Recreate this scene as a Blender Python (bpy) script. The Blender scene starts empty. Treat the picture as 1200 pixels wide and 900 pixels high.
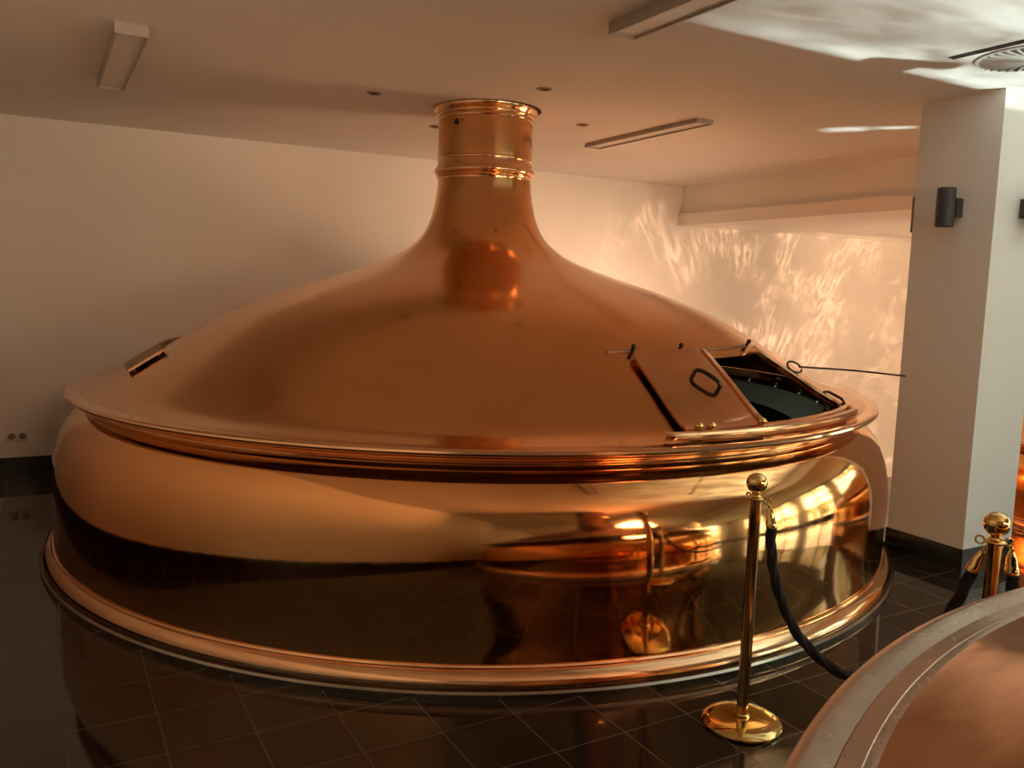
import bpy, bmesh, math, random
from math import sin, cos, pi, radians, sqrt, atan2
from mathutils import Vector, Matrix
random.seed(4)
sc = bpy.context.scene
COL = sc.collection

# ------------------------------------------------------------------ helpers
def thing(name, label, cat, loc=(0, 0, 0), rz=0, group=None):
    o = bpy.data.objects.new(name, None); COL.objects.link(o)
    o.location = loc; o.rotation_euler = (0, 0, rz); o.empty_display_size = .2
    o['label'] = label; o['category'] = cat
    if group: o['group'] = group
    return o

def obj(name, bm, m, parent=None, smooth=True, angle=35, label=None, flip=True):
    if flip: bmesh.ops.recalc_face_normals(bm, faces=bm.faces)
    me = bpy.data.meshes.new(name)
    bm.to_mesh(me); bm.free()
    if smooth:
        for p in me.polygons: p.use_smooth = True
        try: me.set_sharp_from_angle(angle=radians(angle))
        except Exception: pass
    me.materials.append(m)
    o = bpy.data.objects.new(name, me); COL.objects.link(o)
    if parent: o.parent = parent
    if label: o['label'] = label
    return o

def struct(name, bm, m, smooth=False):
    o = obj(name, bm, m, None, smooth); o['kind'] = 'structure'; return o

def tag(o, label, cat, group=None):
    o['label'] = label; o['category'] = cat
    if group: o['group'] = group
    return o

def add_box(bm, x0, x1, y0, y1, z0, z1, bev=0):
    vs = [bm.verts.new((x, y, z)) for x in (x0, x1) for y in (y0, y1) for z in (z0, z1)]
    fs = []
    for q in ((0, 1, 3, 2), (4, 6, 7, 5), (0, 4, 5, 1), (2, 3, 7, 6), (0, 2, 6, 4), (1, 5, 7, 3)):
        fs.append(bm.faces.new([vs[i] for i in q]))
    if bev:
        es = list({e for f in fs for e in f.edges})
        bmesh.ops.bevel(bm, geom=es, offset=bev, segments=2, affect='EDGES', profile=.5)
    return vs

def box(*a, bev=0):
    bm = bmesh.new(); add_box(bm, *a, bev=bev); return bm

def revolve(prof, n=256, closed=False, a0=0, a1=2*pi, bm=None, cx=0, cy=0, z=0):
    """surface of revolution about z of a list of (r, z)"""
    bm = bm or bmesh.new()
    full = abs(a1-a0-2*pi) < 1e-6
    m = n if full else n+1
    rings = []
    for r, zz in prof:
        if r < 1e-5:
            v = bm.verts.new((cx, cy, zz+z)); rings.append([v]*m)
        else:
            rings.append([bm.verts.new((cx+r*cos(a0+(a1-a0)*k/n), cy+r*sin(a0+(a1-a0)*k/n), zz+z)) for k in range(m)])
    L = len(prof)
    for i in range(L if closed else L-1):
        A, B = rings[i], rings[(i+1) % L]
        for k in range(n):
            k2 = (k+1) % m
            q = []
            for v in (A[k], A[k2], B[k2], B[k]):
                if v not in q: q.append(v)
            if len(q) >= 3: bm.faces.new(q)
    if closed and not full:
        bm.faces.new([r[0] for r in rings]); bm.faces.new([r[-1] for r in rings])
    return bm

def tube(pts, r, n=12, bm=None, closed=False, radii=None, twist=None):
    """round tube along points"""
    bm = bm or bmesh.new()
    pts = [Vector(p) for p in pts]
    N = len(pts); rings = []
    up = None
    for i, p in enumerate(pts):
        if closed: t = pts[(i+1) % N]-pts[i-1]
        else: t = pts[min(i+1, N-1)]-pts[max(i-1, 0)]
        t.normalize()
        if up is None:
            up = Vector((0, 0, 1)) if abs(t.z) < .9 else Vector((1, 0, 0))
        s = t.cross(up).normalized(); up = s.cross(t).normalized()
        rr = radii[i] if radii else r
        ring = []
        for k in range(n):
            a = 2*pi*k/n
            q = rr
            if twist: q = rr*(1+twist[0]*abs(sin((a*twist[1]+i*twist[2])/2))-twist[0]*.5)
            ring.append(bm.verts.new(p+s*(q*cos(a))+up*(q*sin(a))))
        rings.append(ring)
    for i in range(N if closed else N-1):
        A, B = rings[i], rings[(i+1) % N]
        for k in range(n): bm.faces.new((A[k], A[(k+1) % n], B[(k+1) % n], B[k]))
    if not closed:
        bm.faces.new(rings[0][::-1]); bm.faces.new(rings[-1])
    return bm

def catmull(P, m=8):
    P = [Vector(p) for p in P]; out = []
    for i in range(len(P)-1):
        p0 = P[i-1] if i else P[0]*2-P[1]
        p1, p2 = P[i], P[i+1]
        p3 = P[i+2] if i+2 < len(P) else P[-1]*2-P[-2]
        for k in range(m):
            t = k/m
            out.append(.5*((2*p1)+(p2-p0)*t+(2*p0-5*p1+4*p2-p3)*t*t+(3*p1-p0-3*p2+p3)*t**3))
    out.append(P[-1]); return out

def sphere(bm, c, r, sx=1, sy=1, sz=1, u=20, v=12):
    M = Matrix.Translation(c) @ Matrix.Diagonal((sx, sy, sz, 1))
    bmesh.ops.create_uvsphere(bm, u_segments=u, v_segments=v, radius=r, matrix=M); return bm

# ------------------------------------------------------------------ materials
def new_mat(name):
    m = bpy.data.materials.new(name); m.use_nodes = True
    nt = m.node_tree; b = nt.nodes['Principled BSDF']
    return m, nt, b

def noise(nt, scale, detail=3, vec=None, rough=.55):
    n = nt.nodes.new('ShaderNodeTexNoise'); n.inputs['Scale'].default_value = scale
    n.inputs['Detail'].default_value = detail; n.inputs['Roughness'].default_value = rough
    if vec is not None: nt.links.new(vec, n.inputs['Vector'])
    return n

def objco(nt, scale=(1, 1, 1), kind='Object'):
    tc = nt.nodes.new('ShaderNodeTexCoord'); mp = nt.nodes.new('ShaderNodeMapping')
    mp.inputs['Scale'].default_value = scale
    nt.links.new(tc.outputs[kind], mp.inputs['Vector']); return mp.outputs['Vector']

def ramp(nt, fac, stops):
    r = nt.nodes.new('ShaderNodeValToRGB'); nt.links.new(fac, r.inputs['Fac'])
    e = r.color_ramp.elements
    while len(e) < len(stops): e.new(.5)
    for i, (p, c) in enumerate(stops):
        e[i].position = p; e[i].color = (*c, 1) if len(c) == 3 else c
    return r.outputs['Color']

def mrange(nt, v, a, b, c, d):
    n = nt.nodes.new('ShaderNodeMapRange'); nt.links.new(v, n.inputs['Value'])
    for k, x in zip(('From Min', 'From Max', 'To Min', 'To Max'), (a, b, c, d)): n.inputs[k].default_value = x
    return n.outputs['Result']

def mathn(nt, op, a, b=None, c=None):
    n = nt.nodes.new('ShaderNodeMath'); n.operation = op
    for i, x in enumerate((a, b, c)):
        if x is None: continue
        if isinstance(x, (int, float)): n.inputs[i].default_value = x
        else: nt.links.new(x, n.inputs[i])
    return n.outputs[0]

def bump(nt, h, strength, dist=.01):
    n = nt.nodes.new('ShaderNodeBump'); n.inputs['Strength'].default_value = strength
    n.inputs['Distance'].default_value = dist; nt.links.new(h, n.inputs['Height']); return n.outputs['Normal']

def metal(name, c0, c1, rough, rvar=.04, nscale=2.0, bumps=((9, .02),), stretch=(1, 1, 1)):
    m, nt, b = new_mat(name)
    v = objco(nt, stretch)
    n = noise(nt, nscale, 5, v)
    nt.links.new(ramp(nt, n.outputs['Fac'], [(.35, c0), (.65, c1)]), b.inputs['Base Color'])
    b.inputs['Metallic'].default_value = 1
    n2 = noise(nt, nscale*4, 4, v)
    nt.links.new(mrange(nt, n2.outputs['Fac'], .3, .7, max(.01, rough-rvar), rough+rvar), b.inputs['Roughness'])
    if bumps:
        nrm = None
        for s, st in bumps:
            nb = noise(nt, s, 2, objco(nt))
            bp = nt.nodes.new('ShaderNodeBump'); bp.inputs['Strength'].default_value = st; bp.inputs['Distance'].default_value = .01
            nt.links.new(nb.outputs['Fac'], bp.inputs['Height'])
            if nrm: nt.links.new(nrm, bp.inputs['Normal'])
            nrm = bp.outputs['Normal']
        nt.links.new(nrm, b.inputs['Normal'])
    return m

COPPER_BODY = metal('polished_copper', (.72, .34, .125), (.78, .39, .155), .075, .03, 1.3, ((5, .06), (24, .012)), (1, 1, .25))
COPPER_DOME = metal('brushed_copper', (.68, .355, .145), (.74, .40, .175), .17, .05, 1.6, ((6, .05),))
COPPER_RIM = metal('rolled_copper', (.74, .42, .22), (.84, .52, .29), .12, .05, 3, ((12, .05),))
COPPER_LID = metal('lid_copper', (.66, .38, .21), (.74, .44, .26), .12, .05, 6, ((14, .04),))
COPPER_WORN = metal('worn_copper', (.46, .35, .26), (.51, .40, .31), .26, .02, 9, ())
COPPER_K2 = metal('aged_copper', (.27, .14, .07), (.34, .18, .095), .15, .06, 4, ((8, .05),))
COPPER_SUNLIT = metal('sunlit_copper', (.95, .45, .14), (.98, .52, .18), .16, .05, 2, ((7, .05),))  # sunlight on the far kettle is put into this brighter copper colour
BRASS = metal('polished_brass', (.72, .50, .18), (.80, .58, .24), .07, .03, 8, ((10, .01),))
BRASS_DARK = metal('brass_pole', (.62, .44, .17), (.70, .50, .22), .10, .03, 8, ((10, .01),))
STEEL = metal('dull_steel', (.30, .27, .22), (.40, .36, .30), .22, .05, 10, ((10, .01),))
PATINA = metal('dull_patina', (.30, .19, .13), (.38, .25, .17), .50, .06, 10, ((10, .02),))
DARK_METAL = metal('blackened_metal', (.05, .04, .035), (.09, .07, .05), .35, .08, 20, ((30, .05),))

def plaster(name, c=(.80, .79, .76)):
    m, nt, b = new_mat(name)
    v = objco(nt)
    n = noise(nt, 1.1, 4, v)
    c2 = tuple(x*.96 for x in c)
    nt.links.new(ramp(nt, n.outputs['Fac'], [(.3, c2), (.7, c)]), b.inputs['Base Color'])
    b.inputs['Roughness'].default_value = .75
    n2 = noise(nt, 160, 3, v)
    nt.links.new(bump(nt, n2.outputs['Fac'], .06, .004), b.inputs['Normal'])
    return m
WHITE = plaster('white_plaster')
WHITE_CEIL = plaster('ceiling_plaster', (.78, .77, .75))

def plain(name, c, rough=.5, metallic=0, var=.1, scale=30):
    m, nt, b = new_mat(name)
    n = noise(nt, scale, 3, objco(nt))
    nt.links.new(ramp(nt, n.outputs['Fac'], [(.3, tuple(x*(1-var) for x in c)), (.7, c)]), b.inputs['Base Color'])
    b.inputs['Roughness'].default_value = rough; b.inputs['Metallic'].default_value = metallic
    return m
BLACK_STONE = plain('black_skirting', (.012, .011, .010), .25)
DARK_GREY = plain('dark_grey_paint', (.045, .045, .047), .5)
BLACK = plain('hollow_shade_black', (.006, .005, .005), .8)  # flat black painted in for the dark of hollows that are not cut
LAMP_WHITE = plain('lamp_white', (.70, .68, .64), .4)
LAMP_SIDE = plain('lamp_side', (.42, .38, .34), .5)
ROPE = plain('black_rope', (.012, .010, .014), .8, scale=90)
WHITE_PLASTIC = plain('outlet_plastic', (.75, .72, .66), .35)
SOCKET = plain('outlet_socket', (.25, .21, .17), .5)
FRAME = plain('window_frame_paint', (.10, .095, .09), .4)
VENT_WHITE = plain('vent_white', (.72, .74, .72), .4)
VENT_DARK = plain('vent_gap', (.05, .05, .045), .7)
STEEL_GREEN = plain('vessel_band', (.34, .42, .38), .35)
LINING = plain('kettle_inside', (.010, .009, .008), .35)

def tile_floor():
    m, nt, b = new_mat('polished_dark_tiles')
    tc = nt.nodes.new('ShaderNodeTexCoord'); sp = nt.nodes.new('ShaderNodeSeparateXYZ')
    nt.links.new(tc.outputs['Object'], sp.inputs[0])
    masks = []; cells = []
    for ax, off, pitch in (('X', .33, .3015), ('Y', 2.92, .2985)):
        u = mathn(nt, 'DIVIDE', mathn(nt, 'SUBTRACT', sp.outputs[ax], off), pitch)
        fr = mathn(nt, 'FRACT', u)
        d = mathn(nt, 'ABSOLUTE', mathn(nt, 'SUBTRACT', fr, .5))       # .5 at the joint
        masks.append(mathn(nt, 'GREATER_THAN', d, .5-.0060)); cells.append(mathn(nt, 'FLOOR', u))
    g = mathn(nt, 'MAXIMUM', masks[0], masks[1])
    cb = nt.nodes.new('ShaderNodeCombineXYZ'); nt.links.new(cells[0], cb.inputs[0]); nt.links.new(cells[1], cb.inputs[1])
    wn = nt.nodes.new('ShaderNodeTexWhiteNoise'); wn.noise_dimensions = '2D'; nt.links.new(cb.outputs[0], wn.inputs['Vector'])
    n = noise(nt, 55, 5, tc.outputs['Object'], .7)
    mix = mathn(nt, 'ADD', mathn(nt, 'MULTIPLY', wn.outputs['Value'], .35), mathn(nt, 'MULTIPLY', n.outputs['Fac'], .7))
    col = ramp(nt, mix, [(.25, (.010, .0085, .0075)), (.8, (.024, .020, .017))])
    mx = nt.nodes.new('ShaderNodeMix'); mx.data_type = 'RGBA'
    nt.links.new(g, mx.inputs['Factor']); nt.links.new(col, mx.inputs['A']); mx.inputs['B'].default_value = (.13, .10, .08, 1)
    nt.links.new(mx.outputs['Result'], b.inputs['Base Color'])
    nt.links.new(mrange(nt, g, 0, 1, .045, .5), b.inputs['Roughness'])
    b.inputs['IOR'].default_value = 1.47
    h = mathn(nt, 'SUBTRACT', 1.0, g)
    bp = nt.nodes.new('ShaderNodeBump'); bp.inputs['Strength'].default_value = .25; bp.inputs['Distance'].default_value = .002
    nt.links.new(h, bp.inputs['Height'])
    n3 = noise(nt, 2.2, 2, tc.outputs['Object'])
    b2 = nt.nodes.new('ShaderNodeBump'); b2.inputs['Strength'].default_value = .03; b2.inputs['Distance'].default_value = .01
    nt.links.new(n3.outputs['Fac'], b2.inputs['Height']); nt.links.new(bp.outputs['Normal'], b2.inputs['Normal'])
    nt.links.new(b2.outputs['Normal'], b.inputs['Normal'])
    return m
TILES = tile_floor()

def pane_mat():
    m = bpy.data.materials.new('window_glass'); m.use_nodes = True
    nt = m.node_tree; nt.nodes.clear()
    o = nt.nodes.new('ShaderNodeOutputMaterial'); t = nt.nodes.new('ShaderNodeBsdfTransparent'); g = nt.nodes.new('ShaderNodeBsdfGlossy')
    g.inputs['Roughness'].default_value = .02
    n = noise(nt, 3, 1); 
    t.inputs['Color'].default_value = (.92, .95, .93, 1)
    mx = nt.nodes.new('ShaderNodeMixShader')
    nt.links.new(mrange(nt, n.outputs['Fac'], 0, 1, .04, .07), mx.inputs[0])
    nt.links.new(t.outputs[0], mx.inputs[1]); nt.links.new(g.outputs[0], mx.inputs[2]); nt.links.new(mx.outputs[0], o.inputs[0])
    return m
GLASS = pane_mat()
GRASS = plain('lawn', (.10, .16, .04), .9, var=.5, scale=3)
LEAF = plain('hedge_leaves', (.13, .20, .035), .8, var=.7, scale=6)

# ------------------------------------------------------------------ the room
ZC = 2.816; YB = 7.62; XL = -0.6; XR = 12.6; YF = -6.6; ZLOW = 2.372; XB = 6.5
VX0, VX1, VY = 6.05, 12.2, 4.78
XW, YW = 9.7, 5.45      # the window wall on the right stands nearer than the end of the stair hall
bm = bmesh.new()      # the floor ends at a stair void along the back wall, right of the large kettle
add_box(bm, XL-.3, VX0, YF-.3, YB, -.12, 0); add_box(bm, VX0, VX1, YF-.3, VY, -.12, 0); add_box(bm, VX1, XR+.3, YF-.3, YB+.3, -.12, 0)
struct('floor', bm, TILES)
struct('floor_lower', box(VX0-.2, VX1+.2, VY-.2, YB+.3, -2.72, -2.6), TILES)
bm = bmesh.new()
add_box(bm, VX0-.1, VX0, VY-.1, YB, -2.6, -.12); add_box(bm, VX0, VX1, VY-.1, VY, -2.6, -.12); add_box(bm, VX1, VX1+.1, VY-.1, YB, -2.6, -.12)
add_box(bm, VX0-.1, VX1+.1, YB, YB+.25, -2.6, -.12)
add_box(bm, VX0, VX1, YB, YB+.25, -.12, 0); add_box(bm, XW, XW+.25, VY, YW, -2.6, 0)
struct('wall_stairwell', bm, WHITE)
struct('ceiling', box(XL-.3, XB+.02, YF-.3, YB+.3, ZC, ZC+.2), WHITE_CEIL)
struct('ceiling_lower', box(XB+.02, XR+.3, YF-.3, YB+.3, ZLOW, ZC+.2), WHITE_CEIL)
bm = box(XB, XB+.02, YF, YB, 2.50, ZC)
add_box(bm, XB-.05, XB+.02, YF, YB, ZLOW-.004, 2.50); struct('wall_beam', bm, WHITE)
struct('wall_back', box(XL-.3, XR+.3, YB, YB+.25, 0, ZC), WHITE)
struct('wall_left', box(XL-.25, XL, YF, YB, 0, ZC), WHITE)

# front wall (behind the camera) with tall windows towards the right, and the right wall
def wall_with_windows(name, axis, c, thick, a0, a1, wins, ztop, zs, zh):
    """solid wall along `axis` from a0 to a1 leaving openings wins=[(u0,u1)] between zs and zh"""
    bm = bmesh.new()
    def b(u0, u1, z0, z1):
        if u1-u0 < 1e-4 or z1-z0 < 1e-4: return
        if axis == 'x': add_box(bm, u0, u1, min(c, c+thick), max(c, c+thick), z0, z1)
        else: add_box(bm, min(c, c+thick), max(c, c+thick), u0, u1, z0, z1)
    cur = a0
    for u0, u1 in wins:
        b(cur, u0, 0, ztop); b(u0, u1, 0, zs); b(u0, u1, zh, ztop); cur = u1
    b(cur, a1, 0, ztop)
    struct(name, bm, WHITE)
WINF = [(4.6, 6.4), (6.9, 8.7)]
WINR = [(-5.6, -3.8), (-3.3, -1.5), (-1.0, .8), (1.3, 3.1)]
wall_with_windows('wall_front', 'x', YF, -.25, XL, XW+.25, WINF, ZC, .12, 2.25)
wall_with_windows('wall_right', 'y', XW, .25, YF, YW, WINR, ZLOW, .12, 2.25)
struct('wall_stair_end', box(XR, XR+.25, YW, YB, -.12, ZLOW), WHITE)
struct('wall_stair_front', box(XW+.25, XR, YW-.25, YW, -.12, ZLOW), WHITE)
def window(i, axis, c, u0, u1, z0, z1):
    root = bpy.data.objects.new('window_%d' % i, None); COL.objects.link(root)
    um = (u0+u1)/2; root.location = (um, c, z0) if axis == 'x' else (c, um, z0); root['kind'] = 'structure'
    bm = bmesh.new(); w = u1-u0; h = z1-z0
    def b(a, bb, p, q, t=.035):
        if axis == 'x': add_box(bm, a, bb, -t, t, p, q)
        else: add_box(bm, -t, t, a, bb, p, q)
    f = .06
    b(-w/2, -w/2+f, 0, h); b(w/2-f, w/2, 0, h); b(-w/2+f, w/2-f, 0, f); b(-w/2+f, w/2-f, h-f, h)
    b(-.03, .03, f, h-f); b(-w/2+f, -.03, h*.62, h*.62+.045); b(.03, w/2-f, h*.62, h*.62+.045)
    obj('window_frame', bm, FRAME, root, False)
    bm = bmesh.new(); b(-w/2+f, w/2-f, f, h-f, .004)
    obj('pane', bm, GLASS, root, False)
k = 1
for u0, u1 in WINF: window(k, 'x', YF-.1, u0, u1, .12, 2.25); k += 1
for u0, u1 in WINR: window(k, 'y', XW+.1, u0, u1, .12, 2.25); k += 1

# the square pillar
PX0, PX1, PY0, PY1 = 4.775, 5.275, 2.89, 3.405
struct('wall_pillar', box(PX0, PX1, PY0, PY1, 0, ZC), WHITE)
# black skirting
t = .012; hs = .15
def skirt(name, *a): struct(name, box(*a, bev=.002), BLACK_STONE)
bm = bmesh.new()
add_box(bm, PX0-.006, PX0, PY0-.006, PY1+.006, 0, .135); add_box(bm, PX1, PX1+.006, PY0-.006, PY1+.006, 0, .135)
add_box(bm, PX0, PX1, PY0-.006, PY0, 0, .135); add_box(bm, PX0, PX1, PY1, PY1+.006, 0, .135)
struct('baseboard_pillar', bm, BLACK_STONE)
skirt('baseboard_back', XL, VX0, YB-t, YB, 0, .16)
skirt('baseboard_left', XL, XL+t, YF, YB-t, 0, .16)
bm = bmesh.new()
add_box(bm, XL+t, XW, YF, YF+t, 0, .12); struct('baseboard_front', bm, BLACK_STONE)
skirt('baseboard_right', XW-t, XW, YF+t, VY, 0, .12)

# outside the windows: lawn and a hedge, only seen in the copper's reflections
struct('ground_outside', box(-30, 50, -45, YF-.32, -.3, -.14), GRASS)
o = struct('ground_beside', box(XW+.32, 50, YF-.32, YW-.3, -.3, -.14), GRASS)
def hedge(name, x0, x1, y0, y1, h, label):
    bm = bmesh.new()
    nx, ny = max(2, int((x1-x0)/.35)), max(2, int((y1-y0)/.35))
    L = max(x1-x0, y1-y0); n = int(L/.28)
    for i in range(n):
        for j in range(5):
            u = (i+random.random())/n
            x = x0+(x1-x0)*(u if x1-x0 > y1-y0 else random.random()); y = y0+(y1-y0)*(u if y1-y0 >= x1-x0 else random.random())
            z = .35+(h-.5)*(j+random.random()*.6)/5
            r = .34+.14*random.random()
            M = Matrix.Translation((x, y, z)) @ Matrix.Rotation(random.random()*6, 4, 'Z')
            g = bmesh.ops.create_icosphere(bm, subdivisions=2, radius=r, matrix=M)
            for v in g['verts']: v.co += Vector((random.uniform(-.06, .06), random.uniform(-.06, .06), random.uniform(-.06, .06)))
    for v in bm.verts:
        if v.co.z < -.14: v.co.z = -.14
    o = obj(name, bm, LEAF, None, True, 80); tag(o, label, 'hedge'); return o
hedge('garden_hedge', 2, 17.5, -14.5, -13.6, 1.5, 'clipped green hedge across the lawn outside the front windows')
hedge('garden_hedge', 19.0, 19.9, -12, 5, 1.5, 'clipped green hedge across the lawn outside the right wall windows')

# ------------------------------------------------------------------ kettle
CX, CY = 2.70, 5.24
# dome profile, from the rim inwards to the chimney
DOME_KNOTS = [(2.53, .976), (2.40, 1.003), (2.28, 1.062), (2.15, 1.142), (2.0, 1.232), (1.8, 1.352), (1.6, 1.458), (1.4, 1.542), (1.2, 1.612),
              (1.0, 1.674), (.85, 1.722), (.70, 1.775), (.60, 1.820), (.52, 1.868), (.45, 1.928), (.40, 1.998), (.365, 2.08), (.342, 2.17), (.326, 2.26), (.3205, 2.335)]
DOME = [(v.x, v.y) for v in catmull([(r, z, 0) for r, z in DOME_KNOTS], 6)]
def dome_z(r):
    for (r0, z0), (r1, z1) in zip(DOME, DOME[1:]):
        if r1 <= r <= r0: return z0+(z1-z0)*(r0-r)/(r0-r1)
    return DOME[0][1]
def dome_n(r):
    d = .02; s = (dome_z(r+d)-dome_z(r-d))/(2*d); L = sqrt(1+s*s); return (-s/L, 1/L)
def surf(r, a, off=0):
    n = dome_n(r); return Vector(((r+off*n[0])*cos(a), (r+off*n[0])*sin(a), dome_z(r)+off*n[1]))

BODY = [(2.684, .112), (2.682, .16), (2.682, .22), (2.684, .30), (2.687, .38), (2.688, .44), (2.686, .50), (2.680, .56), (2.669, .62), (2.652, .68), (2.628, .74),
        (2.597, .79), (2.562, .832), (2.520, .868), (2.490, .885)]

def make_kettle(root, hatch=True, dome_m=COPPER_DOME, body_m=COPPER_BODY, nseg=256, full=True):
    # grey plinth strip
    obj('plinth_strip', revolve([(2.60, 0), (2.755, 0), (2.755, .018), (2.745, .026), (2.60, .026)], nseg, True), STEEL, root, label='dull grey metal strip at the foot')
    mold = [(2.60, .026), (2.732, .026), (2.741, .034), (2.744, .048), (2.738, .064), (2.724, .080), (2.706, .092), (2.696, .096), (2.698, .104), (2.692, .111), (2.682, .112), (2.60, .112)]
    obj('base_molding', revolve(mold, nseg, True), COPPER_RIM, root)
    b = [(v.x, v.y) for v in catmull([(r, z, 0) for r, z in BODY], 4)]
    obj('body', revolve(b, nseg), body_m, root)
    cove = [(2.490, .885), (2.484, .889), (2.485, .896), (2.498, .908), (2.506, .911), (2.509, .917), (2.525, .931), (2.552, .9405), (2.40, .9405), (2.40, .885)]
    obj('cove_molding', revolve(cove, nseg, True), COPPER_RIM, root)
    rim = [(2.44, .9405), (2.575, .9405), (2.592, .943), (2.602, .950), (2.605, .958), (2.602, .967), (2.592, .973), (2.578, .975), (2.560, .9735), (2.53, .9758), (2.44, .9758)]
    obj('rim', revolve(rim, nseg, True), COPPER_RIM, root)
    # dome, with the sector of the hatch left open
    bm = bmesh.new(); rings = []
    A0, A1 = radians(-90.0), radians(-60.0); R0, R1 = 1.915, 2.425
    prof = DOME[:]
    if hatch:
        prof = sorted(set([(r, z) for r, z in DOME if abs(r-R0) > .02 and abs(r-R1) > .02]+[(R0, dome_z(R0)), (R1, dome_z(R1))]), reverse=True)
    N = 360
    for r, z in prof: rings.append([bm.verts.new((r*cos(radians(k)), r*sin(radians(k)), z)) for k in range(N)])
    for i in range(len(prof)-1):
        rm = (prof[i][0]+prof[i+1][0])/2
        for k in range(N):
            kk = k+.5-360
            if hatch and R0 < rm < R1 and -90 < kk < -60: continue
            bm.faces.new((rings[i][k], rings[i][(k+1) % N], rings[i+1][(k+1) % N], rings[i+1][k]))
    bmesh.ops.recalc_face_normals(bm, faces=bm.faces)
    f = max(bm.faces, key=lambda f: f.calc_center_median().z)
    o = obj('dome', bm, dome_m, root, flip=False)
    if not full: return
    # chimney pipe
    pipe = [(.3205, 2.335), (.322, 2.345), (.330, 2.350), (.333, 2.357), (.330, 2.364), (.326, 2.368), (.338, 2.372), (.346, 2.382), (.348, 2.393), (.344, 2.405), (.334, 2.414),
            (.326, 2.425), (.324, 2.445), (.324, 2.462), (.329, 2.466), (.330, 2.472), (.329, 2.478), (.323, 2.482)]
    obj('chimney_collar', revolve(pipe, 128), COPPER_RIM, root)
    obj('chimney_pipe', revolve([(.323, 2.482), (.323, 2.60), (.323, 2.728)], 128), COPPER_DOME, root)
    fl = [(.323, 2.728), (.328, 2.731), (.330, 2.738), (.327, 2.745), (.327, 2.752), (.334, 2.757), (.338, 2.765), (.337, 2.774), (.342, 2.782), (.350, 2.790), (.356, 2.800), (.357, 2.812), (.325, 2.814)]
    obj('ceiling_flange', revolve(fl, 128), COPPER_RIM, root)
    obj('gap_shade_ring', revolve([(.30, 2.8145), (.362, 2.8145), (.362, 2.8155), (.30, 2.8155)], 96, True, cx=.016, cy=-.006), BLACK, root, label='flat black ring painted as the shaded gap around the chimney')  # ceiling stays uncut; the ring's black paints the shade of the gap

def patch(bm, c00, c10, c11, c01, nu, nv, off, thick, rc=0):
    """curved plate on the dome. corners as (r, angle deg): c00->c10 bottom, c01->c11 top"""
    top = []; bot = []
    for j in range(nv+1):
        v = j/nv; rt = []; rb = []
        for i in range(nu+1):
            u = i/nu; v = j/nv
            if rc:
                cu = min(max(u, rc), 1-rc); cv = min(max(v, rc), 1-rc); du, dv = u-cu, v-cv
                if du and dv:
                    m_ = max(abs(du), abs(dv))/sqrt(du*du+dv*dv); u, v = cu+du*m_, cv+dv*m_
            r = (c00[0]*(1-u)+c10[0]*u)*(1-v)+(c01[0]*(1-u)+c11[0]*u)*v
            a = (c00[1]*(1-u)+c10[1]*u)*(1-v)+(c01[1]*(1-u)+c11[1]*u)*v
            rt.append(bm.verts.new(surf(r, radians(a), off+thick))); rb.append(bm.verts.new(surf(r, radians(a), off)))
        top.append(rt); bot.append(rb)
    for j in range(nv):
        for i in range(nu):
            bm.faces.new((top[j][i], top[j][i+1], top[j+1][i+1], top[j+1][i])); bm.faces.new((bot[j][i], bot[j+1][i], bot[j+1][i+1], bot[j][i+1]))
    for i in range(nu):
        bm.faces.new((top[0][i], bot[0][i], bot[0][i+1], top[0][i+1])); bm.faces.new((top[nv][i], top[nv][i+1], bot[nv][i+1], bot[nv][i]))
    for j in range(nv):
        bm.faces.new((top[j][0], top[j+1][0], bot[j+1][0], bot[j][0])); bm.faces.new((top[j][nu], bot[j][nu], bot[j+1][nu], top[j+1][nu]))
    return bm

def strip(pts, w, h, base, bm=None):
    """raised bar on the dome along (r, angle) points with rounded top"""
    bm = bm or bmesh.new()
    P = [(r, radians(a)) for r, a in pts]; rings = []
    pos = [surf(r, a) for r, a in P]
    for i, (r, a) in enumerate(P):
        t = (pos[min(i+1, len(P)-1)]-pos[max(i-1, 0)]).normalized()
        n = dome_n(r); nn = Vector((n[0]*cos(a), n[0]*sin(a), n[1]))
        s = t.cross(nn).normalized(); c = pos[i]+nn*base
        sec = [(-w/2, 0), (-w/2, h*.7), (-w/2+h*.3, h), (w/2-h*.3, h), (w/2, h*.7), (w/2, 0)]
        rings.append([bm.verts.new(c+s*x+nn*y) for x, y in sec])
    for A, B in zip(rings, rings[1:]):
        for k in range(6): bm.faces.new((A[k], A[(k+1) % 6], B[(k+1) % 6], B[k]))
    bm.faces.new(rings[0]); bm.faces.new(rings[-1][::-1])
    return bm

kettle = thing('brew_kettle', 'huge domed copper brew kettle with tall chimney and open hatch, standing on dark tiles', 'kettle', (CX, CY, 0))
make_kettle(kettle)
# hatch framing
lin = lambda a, b, n: [tuple(a[k]+(b[k]-a[k])*i/n for k in range(2)) for i in range(n+1)]
fr = bmesh.new()
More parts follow.
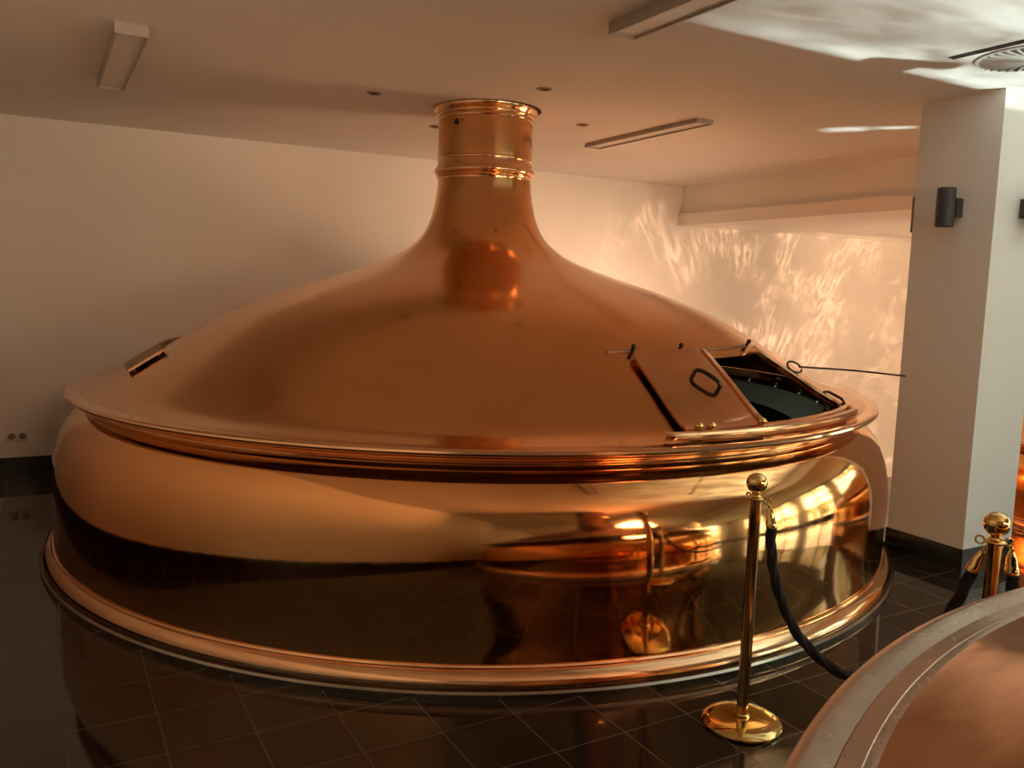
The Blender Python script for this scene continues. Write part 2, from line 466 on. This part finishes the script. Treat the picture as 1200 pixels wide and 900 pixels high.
# low curb round the opening: right side, rounded lower corner, lower side, and the long lower rail
cornr = []
for k in range(9):
    q = k/8*pi/2; cornr.append((2.375+.06*sin(q), -60.6-1.4+1.4*cos(q)))
strip(lin((1.895, -59.2), (2.36, -59.2), 16)+[(2.40, -59.5), (2.43, -60.3), (2.445, -61.5)]+lin((2.45, -63), (2.45, -84.5), 24), .045, .030, 0, fr)
obj('hatch_frame', fr, COPPER_RIM, kettle)
obj('lower_rail', strip([(2.495, -98.5), (2.507, -98.2), (2.512, -97.6)]+lin((2.512, -97), (2.512, -64), 36)+[(2.508, -62.6), (2.495, -61.6), (2.475, -61.0)], .042, .030, .014), COPPER_RIM, kettle)
obj('upper_rail', strip(lin((1.862, -97.5), (1.862, -59.0), 44), .014, .009, 0), PATINA, kettle)
# opening lip going down into the kettle
bm = bmesh.new()
def lipwall(pts):
    prev = None
    for r, a in pts:
        p = surf(r, radians(a), .002); q = p-Vector((0, 0, .012))
        cur = (bm.verts.new(p), bm.verts.new(q))
        if prev: bm.faces.new((prev[0], cur[0], cur[1], prev[1]))
        prev = cur
lipwall(lin((1.915, -60), (2.425, -60), 10)+lin((2.425, -61), (2.425, -90), 29)+lin((2.38, -90), (1.915, -90), 10)+lin((1.915, -89), (1.915, -60), 29))
obj('hatch_lip', bm, COPPER_RIM, kettle)
# sliding lid
bm = bmesh.new()
# rounded corner lid: outline built from a superellipse warp of the patch
patch(bm, (2.468, -95.2), (2.462, -83.2), (1.888, -78.6), (1.888, -94.2), 30, 30, .022, .012, .1)
lid = obj('hatch_lid', bm, COPPER_LID, kettle, label='copper sliding lid pushed to the left of the opening')
bm = strip(lin((1.90, -79.3), (2.455, -84.0), 16), .03, .012, .0325)
obj('edge_strip', bm, COPPER_RIM, lid)
# arched handle on the lid
h0 = surf(2.075, radians(-86.8), .03); h1 = surf(2.185, radians(-85.2), .03)
nn = (surf(2.1, radians(-86), .1)-surf(2.1, radians(-86), 0)).normalized()
pts = [h0, h0+nn*.03, h0.lerp(h1, .15)+nn*.047, h0.lerp(h1, .5)+nn*.052, h0.lerp(h1, .85)+nn*.047, h1+nn*.03, h1]
obj('handle', tube(catmull(pts, 5), .011, 10), DARK_METAL, lid, label='dark arched handle')
for r, a in ((2.445, -93.6), (2.447, -92.0), (2.447, -84.4)):
    bm = bmesh.new(); c = surf(r, radians(a), .045)
    sphere(bm, c, .020, 1, 1, .9); obj('roller', bm, BRASS, lid)
for r, a in ((1.862, -93.0), (1.862, -83.2), (1.866, -60.0)):
    bm = bmesh.new(); p = surf(r, radians(a), 0); q = surf(r, radians(a), .030)
    tube([p, q], .009, 10, bm); sphere(bm, surf(r, radians(a), .036), .014); obj('rail_stud', bm, DARK_METAL, kettle)
# small clip at the lower right corner of the frame
bm = bmesh.new(); tube([surf(2.30, radians(-58.9), .03), surf(2.32, radians(-58.7), .046), surf(2.40, radians(-59.0), .048), surf(2.43, radians(-59.4), .03)], .008, 8, bm)
obj('frame_clip', bm, DARK_METAL, kettle)
# handle ring of the hatch, hooked by the rod
loop_c = surf(2.145, radians(-57.0), .03)
# inside of the kettle
obj('inner_lining', revolve([(2.40, .93), (2.47, .80), (2.50, .60), (2.45, .30), (2.2, .12), (0, .10)], 160), LINING, kettle, label='inside of the kettle, coloured near-black for its shade')  # near-black colour stands in for the shade inside the vessel
bm = revolve([(2.30, .905), (2.325, .905), (2.185, .79), (2.155, .79)], 160, True, radians(-80), radians(12))
obj('agitator_band', bm, STEEL_GREEN, kettle, label='greenish steel band inside the kettle')
bm = bmesh.new()
for r, z in ((2.345, .915), ):
    tube([(r*cos(radians(a)), r*sin(radians(a)), z) for a in range(-80, 12, 2)], .012, 10, bm)
obj('wash_pipe', bm, STEEL, kettle, label='steel wash pipe inside the kettle')
for a in (-52, -38, -27, -17, -8):
    bm = bmesh.new(); sphere(bm, Vector((2.32*cos(radians(a)), 2.32*sin(radians(a)), .925)), .028); obj('wash_nozzle', bm, STEEL, kettle)
# closed hatch on the far left of the dome
bm = bmesh.new(); patch(bm, (2.27, 182), (2.27, 150), (2.075, 150), (2.075, 182), 30, 8, .018, .014)
obj('hatch_cover', bm, PATINA, kettle, label='closed curved cover on the far left of the dome')
bm = strip(lin((2.10, 179), (2.10, 151), 20), .02, .020, 0); strip(lin((2.245, 179), (2.245, 151), 20), .02, .020, 0, bm)
obj('cover_rail', bm, PATINA, kettle)
for a, z in ((-153, 2.685), (-146, 2.695)):
    bm = bmesh.new(); sphere(bm, Vector((.323*cos(radians(a)), .323*sin(radians(a)), z)), (.020 if a < -150 else .008)); obj('chimney_bolt', bm, DARK_METAL, kettle)

# rod with a hooked end, from the hatch ring to behind the pillar
lw = loop_c+Vector((CX, CY, 0))
rod = thing('hook_rod', 'thin dark rod hooked on the open kettle hatch and running to the pillar', 'rod', lw)
bm = bmesh.new(); tube(catmull([(0, 0, 0.035), (.5, -.03, .0), (1.25, -.08, -.075)], 6), .006, 10, bm)
obj('rod_shaft', bm, DARK_METAL, rod)
pts = []
for k in range(17):
    q = 2*pi*k/16*.93; pts.append((-.04+.05*cos(q)+0*k, .0+.045*sin(q)*.7, .035+.03*sin(q)))
obj('hook', tube(pts, .006, 10), DARK_METAL, rod)

# ------------------------------------------------------------------ second kettle, in front
k2 = thing('brew_kettle', 'second copper kettle in the near right corner, with a worn greyish rim', 'kettle', (2.089, -1.164, 0))
S2 = 2.291/2.605
def sc_prof(P, s): return [(r*s, z) for r, z in P]
obj('plinth_strip', revolve(sc_prof([(2.60, 0), (2.755, 0), (2.755, .018), (2.745, .026), (2.60, .026)], S2), 200, True), STEEL, k2)
obj('base_molding', revolve(sc_prof([(2.60, .026), (2.732, .026), (2.741, .034), (2.744, .048), (2.738, .064), (2.724, .080), (2.706, .092), (2.69, .111), (2.60, .112)], S2), 200, True), COPPER_RIM, k2)
B2 = [(r-.05, z*.94+.006) for r, z in BODY]
obj('body', revolve(sc_prof([(v.x, v.y) for v in catmull([(r, z, 0) for r, z in B2], 4)], S2), 256), COPPER_BODY, k2)
rim2 = [(2.09, .885), (2.262, .886), (2.280, .891), (2.289, .901), (2.291, .912), (2.287, .921), (2.278, .9255), (2.266, .926), (2.245, .9245), (2.2225, .9238), (2.2215, .9225), (2.2200, .9265), (2.2175, .9270),
        (2.200, .9275), (2.186, .9300), (2.1840, .9290), (2.1825, .9325), (2.180, .9330), (2.165, .934), (2.09, .934)]
obj('rim', revolve(rim2, 256, True), COPPER_WORN, k2, label='worn greyish copper rim')
D2 = [(2.167, .9335)]+[(r, z-.03) for r, z in [(2.10, .988), (2.03, 1.022), (1.94, 1.082), (1.8, 1.178), (1.6, 1.275), (1.4, 1.362), (1.2, 1.44), (1.0, 1.508), (.85, 1.56), (.70, 1.62), (.55, 1.70), (.45, 1.80), (.38, 1.92), (.34, 2.1), (.32, 2.3), (.32, 2.844)]]
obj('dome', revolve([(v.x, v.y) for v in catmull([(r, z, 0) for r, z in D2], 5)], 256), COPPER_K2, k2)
obj('chimney_collar', revolve([(.32, 2.33), (.335, 2.34), (.345, 2.36), (.335, 2.38), (.32, 2.39)], 96), COPPER_RIM, k2)

# third kettle, beyond the pillar
k3 = thing('brew_kettle', 'copper kettle coloured sunlit orange beyond the pillar, a sliver at the right edge', 'kettle', (7.75, 2.98, 0))
k3.scale = (.62, .62, .62)
make_kettle(k3, hatch=False, dome_m=COPPER_SUNLIT, body_m=COPPER_SUNLIT, nseg=160, full=False)
obj('chimney_pipe', revolve([(.32, 2.33), (.33, 2.35), (.32, 2.37)], 64), COPPER_SUNLIT, k3)

# ------------------------------------------------------------------ rope stanchions
def make_stanchion(loc, label, hook_dirs):
    t = thing('rope_stanchion', label, 'stanchion', loc, 0)
    base = [(0, .034), (.03, .034), (.09, .032), (.125, .027), (.136, .022), (.143, .0195), (.149, .014), (.150, .009), (.147, .003), (.140, 0), (0, 0)]
    obj('base', revolve(base, 72), BRASS, t)
    obj('base_collar', revolve([(.0225, .033), (.029, .033), (.027, .042), (.0225, .046)], 40), BRASS, t)
    obj('pole', revolve([(.0218, .030), (.0218, .868)], 40), BRASS_DARK, t)
    col = [(.0218, .866), (.024, .868), (.024, .874), (.030, .878), (.033, .882), (.030, .886), (.021, .889), (.016, .896), (.016, .902), (.020, .905), (.016, .908)]
    obj('collar', revolve(col, 40), BRASS, t)
    bm = bmesh.new(); sphere(bm, Vector((0, 0, .938)), .0385, u=32, v=20); obj('ball_finial', bm, BRASS, t)
    for a in hook_dirs:
        pts = []
        for k in range(13):
            q = 2*pi*k/12
            pts.append(Vector((cos(a)*(.042+.013*cos(q)), sin(a)*(.042+.013*cos(q)), .880+.013*sin(q))))
        bm = bmesh.new(); tube(pts[:-1], .0035, 8, bm, closed=True)
        obj('rope_ring', bm, BRASS, t)
    return t
S1 = Vector((2.277, 2.172, 0)); S2v = Vector((2.583, 1.462, 0))
d12 = (S2v-S1).normalized(); a12 = atan2(d12.y, d12.x)
S3 = Vector((4.05, .62, 0)); d23 = (S3-S2v).normalized(); a23 = atan2(d23.y, d23.x)
make_stanchion(S1, 'full length brass rope stanchion with round base, in front of the large kettle', (a12, a12+2.6))
make_stanchion(S2v, 'brass rope stanchion half hidden behind the near kettle rim, by the pillar', (a12+pi, a23))

def rope(name, a, b, ctrl, label):
    """a, b: hook points; ctrl: points of the rope between the two brass ends"""
    t = thing(name, label, 'rope', a)
    A = Vector(a)
    P = catmull([Vector(p)-A for p in ctrl], 14)
    # resample evenly
    L = [0]
    for p, q in zip(P, P[1:]): L.append(L[-1]+(q-p).length)
    n = int(L[-1]/.006); R = []; j = 0
    for i in range(n+1):
        s = L[-1]*i/n
        while j < len(L)-2 and L[j+1] < s: j += 1
        R.append(P[j].lerp(P[j+1], (s-L[j])/max(1e-9, L[j+1]-L[j])))
    obj('braid', tube(R, .0165, 24, twist=(.5, 3, .42)), ROPE, t)
    for e, nx, hk in ((R[0], R[4], Vector(a)-A), (R[-1], R[-5], Vector(b)-A)):
        d = (hk-e).normalized(); m = min((hk-e).length-.018, .060)
        st = [e-d*.014, e-d*.012, e+d*.006, e+d*.010, e+d*(m*.6), e+d*m, e+d*(m+.004)]
        rr = [.0185, .0205, .0205, .0180, .0165, .0085, .003]
        obj('rope_end', tube(st, .01, 20, radii=rr), BRASS, t)
        c = e+d*(m+.010); side = d.cross(Vector((0, 0, 1)))
        side = side.normalized() if side.length > .1 else Vector((1, 0, 0))
        pts = [c+d*(.011*cos(2*pi*k/12))+side*(.009*sin(2*pi*k/12)) for k in range(12)]
        obj('hook', tube(pts, .0032, 8, closed=True), BRASS, t)
    return t
def along(t, z):
    p = S1.lerp(S2v, t); return (p.x, p.y, z)
h1 = along(.068, .872); h2 = along(.972, .874)
rope('barrier_rope', h1, h2, [along(.082, .795), along(.09, .70), along(.132, .560), along(.225, .425), along(.345, .345), along(.455, .312), along(.57, .318), along(.70, .375), along(.79, .480), along(.855, .60), along(.895, .69), along(.932, .785)],
     'sagging black braided rope hanging between the two brass stanchions')
def along3(t, z):
    p = S2v.lerp(S3, t); return (p.x, p.y, z)
rope('barrier_rope', along3(.030, .872), along3(.97, .872), [along3(.036, .790), along3(.05, .68), along3(.10, .55), along3(.22, .42), along3(.38, .35), along3(.5, .335), along3(.62, .35), along3(.78, .42), along3(.90, .55), along3(.95, .68), along3(.964, .79)],
     'black rope dropping from the right side of the half hidden stanchion')

# ------------------------------------------------------------------ wall lamps on the pillar
def wall_lamp(label, loc, rz):
    """loc: centre on the wall face; local -y points away from the wall"""
    t = thing('wall_lamp', label, 'wall lamp', loc, rz, None)
    # open cylinder, light up and down
    R, H = .052, .225
    cyl = revolve([(R, -H/2), (R, H/2), (R-.004, H/2), (R-.004, H/2-.05), (0, H/2-.05)], 48)
    revolve([(R-.004, -H/2+.05), (R-.004, -H/2), (R, -H/2)], 48, bm=cyl); revolve([(0, -H/2+.05), (R-.004, -H/2+.05)], 48, bm=cyl)
    bmesh.ops.translate(cyl, verts=cyl.verts, vec=(.0, -.105, 0))
    obj('lamp_shade', cyl, DARK_GREY, t)
    obj('wall_bracket', box(-.042, .042, -.058, 0, -.055, .055, bev=.003), DARK_GREY, t)
    return t
ym = (PY0+PY1)/2-.01
wall_lamp('dark grey cylinder wall lamp on the shaded left face of the white pillar', (PX0, 3.125, 2.163), -pi/2)
wall_lamp('dark grey wall lamp on the lit right face of the pillar, at the photo edge', (5.055, PY0, 2.163), 0)
wall_lamp('dark wall lamp on the far side of the pillar, a thin sliver', (4.99, PY1, 2.163), pi)

# ------------------------------------------------------------------ ceiling fittings
def ceiling_light(x0, x1, y0, y1, h, label, group=None):
    t = thing('ceiling_light', label, 'ceiling light', ((x0+x1)/2, (y0+y1)/2, ZC), 0, group)
    w, l = (x1-x0)/2, (y1-y0)/2
    bm = bmesh.new(); b = .010
    add_box(bm, -w, -w+b, -l, l, -h, 0); add_box(bm, w-b, w, -l, l, -h, 0); add_box(bm, -w+b, w-b, -l, -l+b, -h, 0); add_box(bm, -w+b, w-b, l-b, l, -h, 0)
    obj('housing', bm, LAMP_SIDE, t, False)
    obj('diffuser', box(-w+b, w-b, -l+b, l-b, -h+.010, -.002), LAMP_WHITE, t, False)
ceiling_light(.345, .495, 4.50, 5.86, .055, 'long white ceiling light at upper left, above the floor beside the kettle')
ceiling_light(2.255, 2.405, 1.3, 3.20, .055, 'long white ceiling light entering from the top edge, nearest the camera')
ceiling_light(3.985, 4.135, 4.56, 5.93, .030, 'long narrow ceiling light right of the kettle chimney')

def spot(x, y, label):
    t = thing('recessed_spotlight', label, 'spotlight', (x, y, ZC), 0, None)
    obj('trim_ring', revolve([(.028, -.001), (.046, -.001), (.046, -.006), (.040, -.008), (.028, -.004)], 32, True), plain('spot_ring', (.30, .22, .17), .4), t)
    obj('lamp_recess', revolve([(0, -.0015), (.029, -.0015), (.029, -.003), (0, -.003)], 32), BLACK, t)
spot(1.88, 5.20, 'small dark recessed ceiling spotlight left of the chimney')
spot(2.69, 4.46, 'small dark recessed ceiling spotlight above right of the chimney, nearest the camera')
spot(3.50, 5.25, 'small dark recessed ceiling spotlight between the chimney and the right ceiling light')
spot(2.66, 6.00, 'small recessed ceiling spotlight almost hidden behind the chimney')

# slot diffuser and round swirl vent
sl = thing('slot_diffuser', 'thin dark slot in the ceiling beside the round vent', 'air vent', (3.975, 1.7, ZC))
bm = bmesh.new(); add_box(bm, -.018, -.010, -1.0, 1.0, -.006, -.0005); add_box(bm, .010, .018, -1.0, 1.0, -.006, -.0005); obj('slot_frame', bm, VENT_DARK, sl, False)
obj('slot', box(-.010, .010, -1.0, 1.0, -.003, -.0005), BLACK, sl, False)
vt = thing('swirl_vent', 'round swirl ceiling vent with radial blades at the upper right', 'air vent', (4.285, 2.475, ZC)); vt.scale = (.92, .92, 1)
obj('vent_back', revolve([(0, -.002), (.262, -.002), (.262, -.0005), (0, -.0005)], 72), VENT_DARK, vt)  # dark plate colour paints the shade between the blades
obj('vent_rim', revolve([(.255, -.001), (.275, -.001), (.277, -.006), (.268, -.010), (.255, -.008)], 96, True), VENT_WHITE, vt)
obj('vent_hub', revolve([(0, -.014), (.03, -.014), (.038, -.010), (.038, -.002)], 40), VENT_WHITE, vt)
for k in range(32):
    a = 2*pi*k/32
    bm = bmesh.new()
    w0, w1 = .0016, .0058
    vs = []
    for r, w in ((.036, w0), (.256, w1)):
        for s in (-1, 1):
            for z in (-.010-(.004 if s > 0 else 0), -.0035):
                aa = a+.22*(r/.26)
                vs.append(bm.verts.new((r*cos(aa)-s*w*sin(aa), r*sin(aa)+s*w*cos(aa), z)))
    for q in ((0, 1, 3, 2), (4, 6, 7, 5), (0, 4, 5, 1), (2, 3, 7, 6), (0, 2, 6, 4), (1, 5, 7, 3)): bm.faces.new([vs[i] for i in q])
    obj('vent_blade', bm, VENT_WHITE, vt, False)

# wall socket
so = thing('wall_outlet', 'small double wall socket low on the left end of the back wall', 'outlet', (-.20, YB, .325))
obj('outlet_plate', box(-.075, .075, -.010, 0, -.038, .040, bev=.003), WHITE_PLASTIC, so)
for s in (-1, 1):
    bm = revolve([(0, .003), (.020, .003), (.022, .001), (.026, .001), (.026, -.001), (0, -.001)], 28)
    bmesh.ops.rotate(bm, verts=bm.verts, matrix=Matrix.Rotation(pi/2, 3, 'X')); bmesh.ops.translate(bm, verts=bm.verts, vec=(s*.037, -.0105, .004))
    obj('socket', bm, SOCKET, so)

# ------------------------------------------------------------------ world and lights
w = bpy.data.worlds.new('daylight'); sc.world = w; w.use_nodes = True
nt = w.node_tree; bg = nt.nodes['Background']
sky = nt.nodes.new('ShaderNodeTexSky'); sky.sky_type = 'PREETHAM' if False else 'NISHITA'
sky.sun_disc = False; sky.sun_elevation = radians(32); sky.sun_rotation = radians(120)
nt.links.new(sky.outputs[0], bg.inputs['Color']); bg.inputs['Strength'].default_value = .35

def light(name, kind, loc, energy, color, aim=None, **kw):
    l = bpy.data.lights.new(name, kind); l.energy = energy; l.color = color
    for k_, v in kw.items(): setattr(l, k_, v)
    o = bpy.data.objects.new(name, l); COL.objects.link(o); o.location = loc
    if aim is not None:
        o.rotation_euler = (Vector(aim)-Vector(loc)).to_track_quat('-Z', 'Y').to_euler()
    return o
WARM = (1.0, .59, .35)
# daylight entering the window banks
for nm, loc, aim, sx, en in (('daylight_front', (6.7, YF-.5, 1.25), (6.7, 0, 1.25), 4.6, 85), ('daylight_right', (XW+.6, -1.2, 1.25), (0, -1.2, 1.25), 9.0, 150)):
    o_ = light(nm, 'AREA', loc, en, (1, 1, 1), aim, shape='RECTANGLE', size=sx, size_y=2.3)
    # garden imitated in the lamp colour: noise of pale sky and sunlit leaf tones
    l = o_.data; l.use_nodes = True; nt = l.node_tree; em = [n for n in nt.nodes if n.type == 'EMISSION'][0]
    g = nt.nodes.new('ShaderNodeNewGeometry')
    n = noise(nt, 1.7, 5, g.outputs['Position'], .65)
    nt.links.new(ramp(nt, n.outputs['Fac'], [(.38, (.20, .22, .08)), (.47, (.85, .80, .38)), (.53, (1.2, 1.05, .85)), (.60, (1.5, 1.7, 1.65))]), em.inputs['Color'])
# added unseen warm fill spots, imitating sunlight thrown back by the copper
cb = light('bounce_fill', 'SPOT', (5.62, 4.45, .75), 470, WARM, (3.0, 7.6, 1.0), spot_size=radians(146), spot_blend=1.0, shadow_soft_size=.45)
light('bounce_fill_left', 'SPOT', (4.4, -1.6, 1.5), 560, WARM, (-.6, .9, .9), spot_size=radians(72), spot_blend=.8, shadow_soft_size=.3)
light('bounce_fill_front', 'SPOT', (3.8, -2.2, 1.6), 150, WARM, (2.5, -6.6, 1.1), spot_size=radians(140), spot_blend=.8, shadow_soft_size=.3)
light('bounce_fill_ceiling', 'SPOT', (3.0, -1.5, 1.62), 250, WARM, (1.2, 2.2, 2.8), spot_size=radians(135), spot_blend=1.0, shadow_soft_size=.5)
light('bounce_fill_back', 'SPOT', (.7, -.7, 2.35), 190, WARM, (.1, 7.6, 2.15), spot_size=radians(47), spot_blend=1.0, shadow_soft_size=.4)
light('bounce_fill_stairs', 'SPOT', (8.7, 5.7, .3), 70, WARM, (8.2, 6.6, 2.4), spot_size=radians(150), spot_blend=1.0, shadow_soft_size=.3)
light('kettle_inside', 'POINT', (CX+1.2, CY-.9, .5), 5, (.85, 1.0, .9), shadow_soft_size=.05)  # added unseen lamp, lifts the band inside the kettle

def gobo(l):
    """nodes of a light that throws a caustic pattern; returns (tree, emission, direction xyz)"""
    l.use_nodes = True; nt = l.node_tree
    em = [n for n in nt.nodes if n.type == 'EMISSION'][0]
    g = nt.nodes.new('ShaderNodeNewGeometry'); sp = nt.nodes.new('ShaderNodeSeparateXYZ')
    nt.links.new(g.outputs['Incoming'], sp.inputs[0])
    return nt, em, sp.outputs
def combine(nt, x, y, z=0):
    c = nt.nodes.new('ShaderNodeCombineXYZ')
    for i, v in enumerate((x, y, z)):
        if isinstance(v, (int, float)): c.inputs[i].default_value = v
        else: nt.links.new(v, c.inputs[i])
    return c.outputs[0]
def smooth(nt, v, a, b):
    n = nt.nodes.new('ShaderNodeMapRange'); n.interpolation_type = 'SMOOTHSTEP'; nt.links.new(v, n.inputs['Value'])
    n.inputs['From Min'].default_value = a; n.inputs['From Max'].default_value = b; return n.outputs['Result']
def mul(nt, *a):
    r = a[0]
    for b in a[1:]: r = mathn(nt, 'MULTIPLY', r, b)
    return r
def ridge(nt, vec, scale, detail, w, dist=0):
    n = noise(nt, scale, detail, vec, .5); n.inputs['Distortion'].default_value = dist
    d = mathn(nt, 'ABSOLUTE', mathn(nt, 'SUBTRACT', n.outputs['Fac'], .5))
    return mathn(nt, 'SUBTRACT', 1.0, smooth(nt, d, 0, w))

nt, em, d = gobo(cb.data)      # mask dims this fill upwards, to keep beam and ceiling darker
el = mathn(nt, 'DIVIDE', d['Z'], mathn(nt, 'SQRT', mathn(nt, 'SUBTRACT', 1.0001, mul(nt, d['Z'], d['Z']))))
nt.links.new(mathn(nt, 'SUBTRACT', 1.12, mathn(nt, 'MULTIPLY', smooth(nt, el, .25, .75), .82)), em.inputs['Strength'])

# added patterned spot imitating daylight mirrored by the polished floor up to the ceiling
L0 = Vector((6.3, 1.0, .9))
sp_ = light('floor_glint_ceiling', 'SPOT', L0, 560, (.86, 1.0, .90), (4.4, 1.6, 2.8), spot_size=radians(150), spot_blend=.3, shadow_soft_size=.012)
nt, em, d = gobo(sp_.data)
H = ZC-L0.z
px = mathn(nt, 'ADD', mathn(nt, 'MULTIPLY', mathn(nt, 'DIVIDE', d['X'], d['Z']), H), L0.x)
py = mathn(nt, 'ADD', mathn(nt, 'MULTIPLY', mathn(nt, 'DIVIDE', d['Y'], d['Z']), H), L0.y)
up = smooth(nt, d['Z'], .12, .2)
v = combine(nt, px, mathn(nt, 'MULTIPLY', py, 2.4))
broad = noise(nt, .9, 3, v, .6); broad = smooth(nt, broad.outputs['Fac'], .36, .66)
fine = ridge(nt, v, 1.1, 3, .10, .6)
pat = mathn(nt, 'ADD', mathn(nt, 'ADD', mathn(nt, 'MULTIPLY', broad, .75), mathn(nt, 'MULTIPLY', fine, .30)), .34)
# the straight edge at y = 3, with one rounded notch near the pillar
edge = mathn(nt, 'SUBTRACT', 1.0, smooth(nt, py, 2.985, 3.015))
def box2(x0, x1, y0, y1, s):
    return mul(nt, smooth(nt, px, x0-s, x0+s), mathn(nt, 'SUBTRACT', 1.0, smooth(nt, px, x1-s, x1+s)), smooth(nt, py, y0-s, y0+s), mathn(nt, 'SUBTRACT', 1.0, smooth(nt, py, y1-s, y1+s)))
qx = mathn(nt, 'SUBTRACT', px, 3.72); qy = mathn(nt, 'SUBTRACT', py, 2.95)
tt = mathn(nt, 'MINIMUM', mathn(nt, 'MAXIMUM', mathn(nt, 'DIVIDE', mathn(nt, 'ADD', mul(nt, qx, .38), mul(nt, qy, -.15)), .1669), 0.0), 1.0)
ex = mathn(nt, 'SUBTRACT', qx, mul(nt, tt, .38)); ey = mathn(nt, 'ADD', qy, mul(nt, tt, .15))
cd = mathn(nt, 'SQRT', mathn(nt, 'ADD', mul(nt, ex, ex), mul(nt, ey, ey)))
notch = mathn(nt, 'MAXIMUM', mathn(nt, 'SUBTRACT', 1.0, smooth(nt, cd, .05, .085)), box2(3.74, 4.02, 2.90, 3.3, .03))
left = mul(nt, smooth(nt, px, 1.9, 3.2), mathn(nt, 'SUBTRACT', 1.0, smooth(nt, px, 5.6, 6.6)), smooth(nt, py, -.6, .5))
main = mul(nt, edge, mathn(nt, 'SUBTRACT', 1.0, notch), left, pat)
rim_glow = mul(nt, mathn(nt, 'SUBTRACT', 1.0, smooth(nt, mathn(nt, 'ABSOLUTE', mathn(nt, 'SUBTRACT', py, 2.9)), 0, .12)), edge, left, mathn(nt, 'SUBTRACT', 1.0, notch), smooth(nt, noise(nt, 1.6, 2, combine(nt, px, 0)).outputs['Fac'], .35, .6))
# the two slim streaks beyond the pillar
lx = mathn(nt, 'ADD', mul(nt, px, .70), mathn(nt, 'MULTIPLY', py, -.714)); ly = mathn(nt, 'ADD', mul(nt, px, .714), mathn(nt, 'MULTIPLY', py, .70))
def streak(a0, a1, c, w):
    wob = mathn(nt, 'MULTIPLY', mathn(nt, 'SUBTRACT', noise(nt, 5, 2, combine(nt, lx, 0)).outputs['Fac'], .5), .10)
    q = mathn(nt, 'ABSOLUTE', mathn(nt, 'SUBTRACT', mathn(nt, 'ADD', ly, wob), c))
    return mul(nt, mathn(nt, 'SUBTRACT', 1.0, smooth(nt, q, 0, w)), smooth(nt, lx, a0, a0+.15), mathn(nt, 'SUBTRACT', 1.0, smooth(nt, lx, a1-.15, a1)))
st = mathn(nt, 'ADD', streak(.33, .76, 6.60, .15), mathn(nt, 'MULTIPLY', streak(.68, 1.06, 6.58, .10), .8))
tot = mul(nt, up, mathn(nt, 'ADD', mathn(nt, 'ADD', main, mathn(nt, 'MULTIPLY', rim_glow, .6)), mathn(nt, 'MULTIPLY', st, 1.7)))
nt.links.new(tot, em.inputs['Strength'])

# unseen added spot, its pattern shaped like warm copper caustics on the back wall
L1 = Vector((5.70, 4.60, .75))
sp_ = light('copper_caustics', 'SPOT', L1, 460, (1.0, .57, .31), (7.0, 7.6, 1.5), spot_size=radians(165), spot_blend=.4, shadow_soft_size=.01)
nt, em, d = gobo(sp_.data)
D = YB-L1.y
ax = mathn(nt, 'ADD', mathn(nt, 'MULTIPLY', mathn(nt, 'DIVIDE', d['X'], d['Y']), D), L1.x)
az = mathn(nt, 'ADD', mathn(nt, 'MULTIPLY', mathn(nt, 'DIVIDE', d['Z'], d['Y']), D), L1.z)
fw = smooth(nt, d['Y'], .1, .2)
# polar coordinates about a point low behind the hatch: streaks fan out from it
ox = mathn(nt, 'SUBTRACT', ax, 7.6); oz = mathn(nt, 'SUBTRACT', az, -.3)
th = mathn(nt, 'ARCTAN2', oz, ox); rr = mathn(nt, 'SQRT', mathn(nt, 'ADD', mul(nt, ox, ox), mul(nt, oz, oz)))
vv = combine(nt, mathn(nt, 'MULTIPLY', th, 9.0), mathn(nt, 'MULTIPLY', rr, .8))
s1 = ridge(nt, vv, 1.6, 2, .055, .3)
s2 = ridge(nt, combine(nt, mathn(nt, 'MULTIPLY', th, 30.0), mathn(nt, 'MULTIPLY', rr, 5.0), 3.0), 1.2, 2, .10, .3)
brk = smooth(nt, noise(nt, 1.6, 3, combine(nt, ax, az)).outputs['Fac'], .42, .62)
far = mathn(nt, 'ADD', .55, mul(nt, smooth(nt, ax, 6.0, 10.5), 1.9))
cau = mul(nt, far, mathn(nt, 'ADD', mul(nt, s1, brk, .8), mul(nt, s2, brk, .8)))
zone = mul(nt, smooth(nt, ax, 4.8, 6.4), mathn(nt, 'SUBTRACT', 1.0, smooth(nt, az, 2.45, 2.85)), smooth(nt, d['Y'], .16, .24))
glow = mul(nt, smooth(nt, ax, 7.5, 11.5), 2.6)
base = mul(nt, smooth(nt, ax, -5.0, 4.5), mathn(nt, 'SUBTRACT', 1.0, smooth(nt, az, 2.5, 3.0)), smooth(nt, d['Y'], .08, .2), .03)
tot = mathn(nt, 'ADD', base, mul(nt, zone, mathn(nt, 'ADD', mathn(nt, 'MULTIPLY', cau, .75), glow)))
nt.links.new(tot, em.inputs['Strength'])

# ------------------------------------------------------------------ camera (solved from the photograph's lines)
F = Vector((.48900309, .86424392, -.1181458)); R = Vector((.87164702, -.4893115, .02838523)); U = R.cross(F).normalized(); R = F.cross(U).normalized()
M = Matrix((( R.x, U.x, -F.x, 0), (R.y, U.y, -F.y, 0), (R.z, U.z, -F.z, 1.6378), (0, 0, 0, 1)))
cam = bpy.data.cameras.new('camera'); co = bpy.data.objects.new('camera', cam); COL.objects.link(co)
co.matrix_world = M; cam.sensor_fit = 'HORIZONTAL'; cam.sensor_width = 36; cam.lens = 978.03/1200*36; cam.clip_start = .02
sc.camera = co
vs = sc.view_settings; vs.view_transform = 'Standard'; vs.look = 'None'; vs.gamma = 1; vs.use_curve_mapping = False; vs.exposure = .28
sc.cycles.use_denoising = True; sc.cycles.max_bounces = 10; sc.cycles.glossy_bounces = 6; sc.cycles.transparent_max_bounces = 12
sc.cycles.sample_clamp_indirect = 6; sc.cycles.blur_glossy = .5
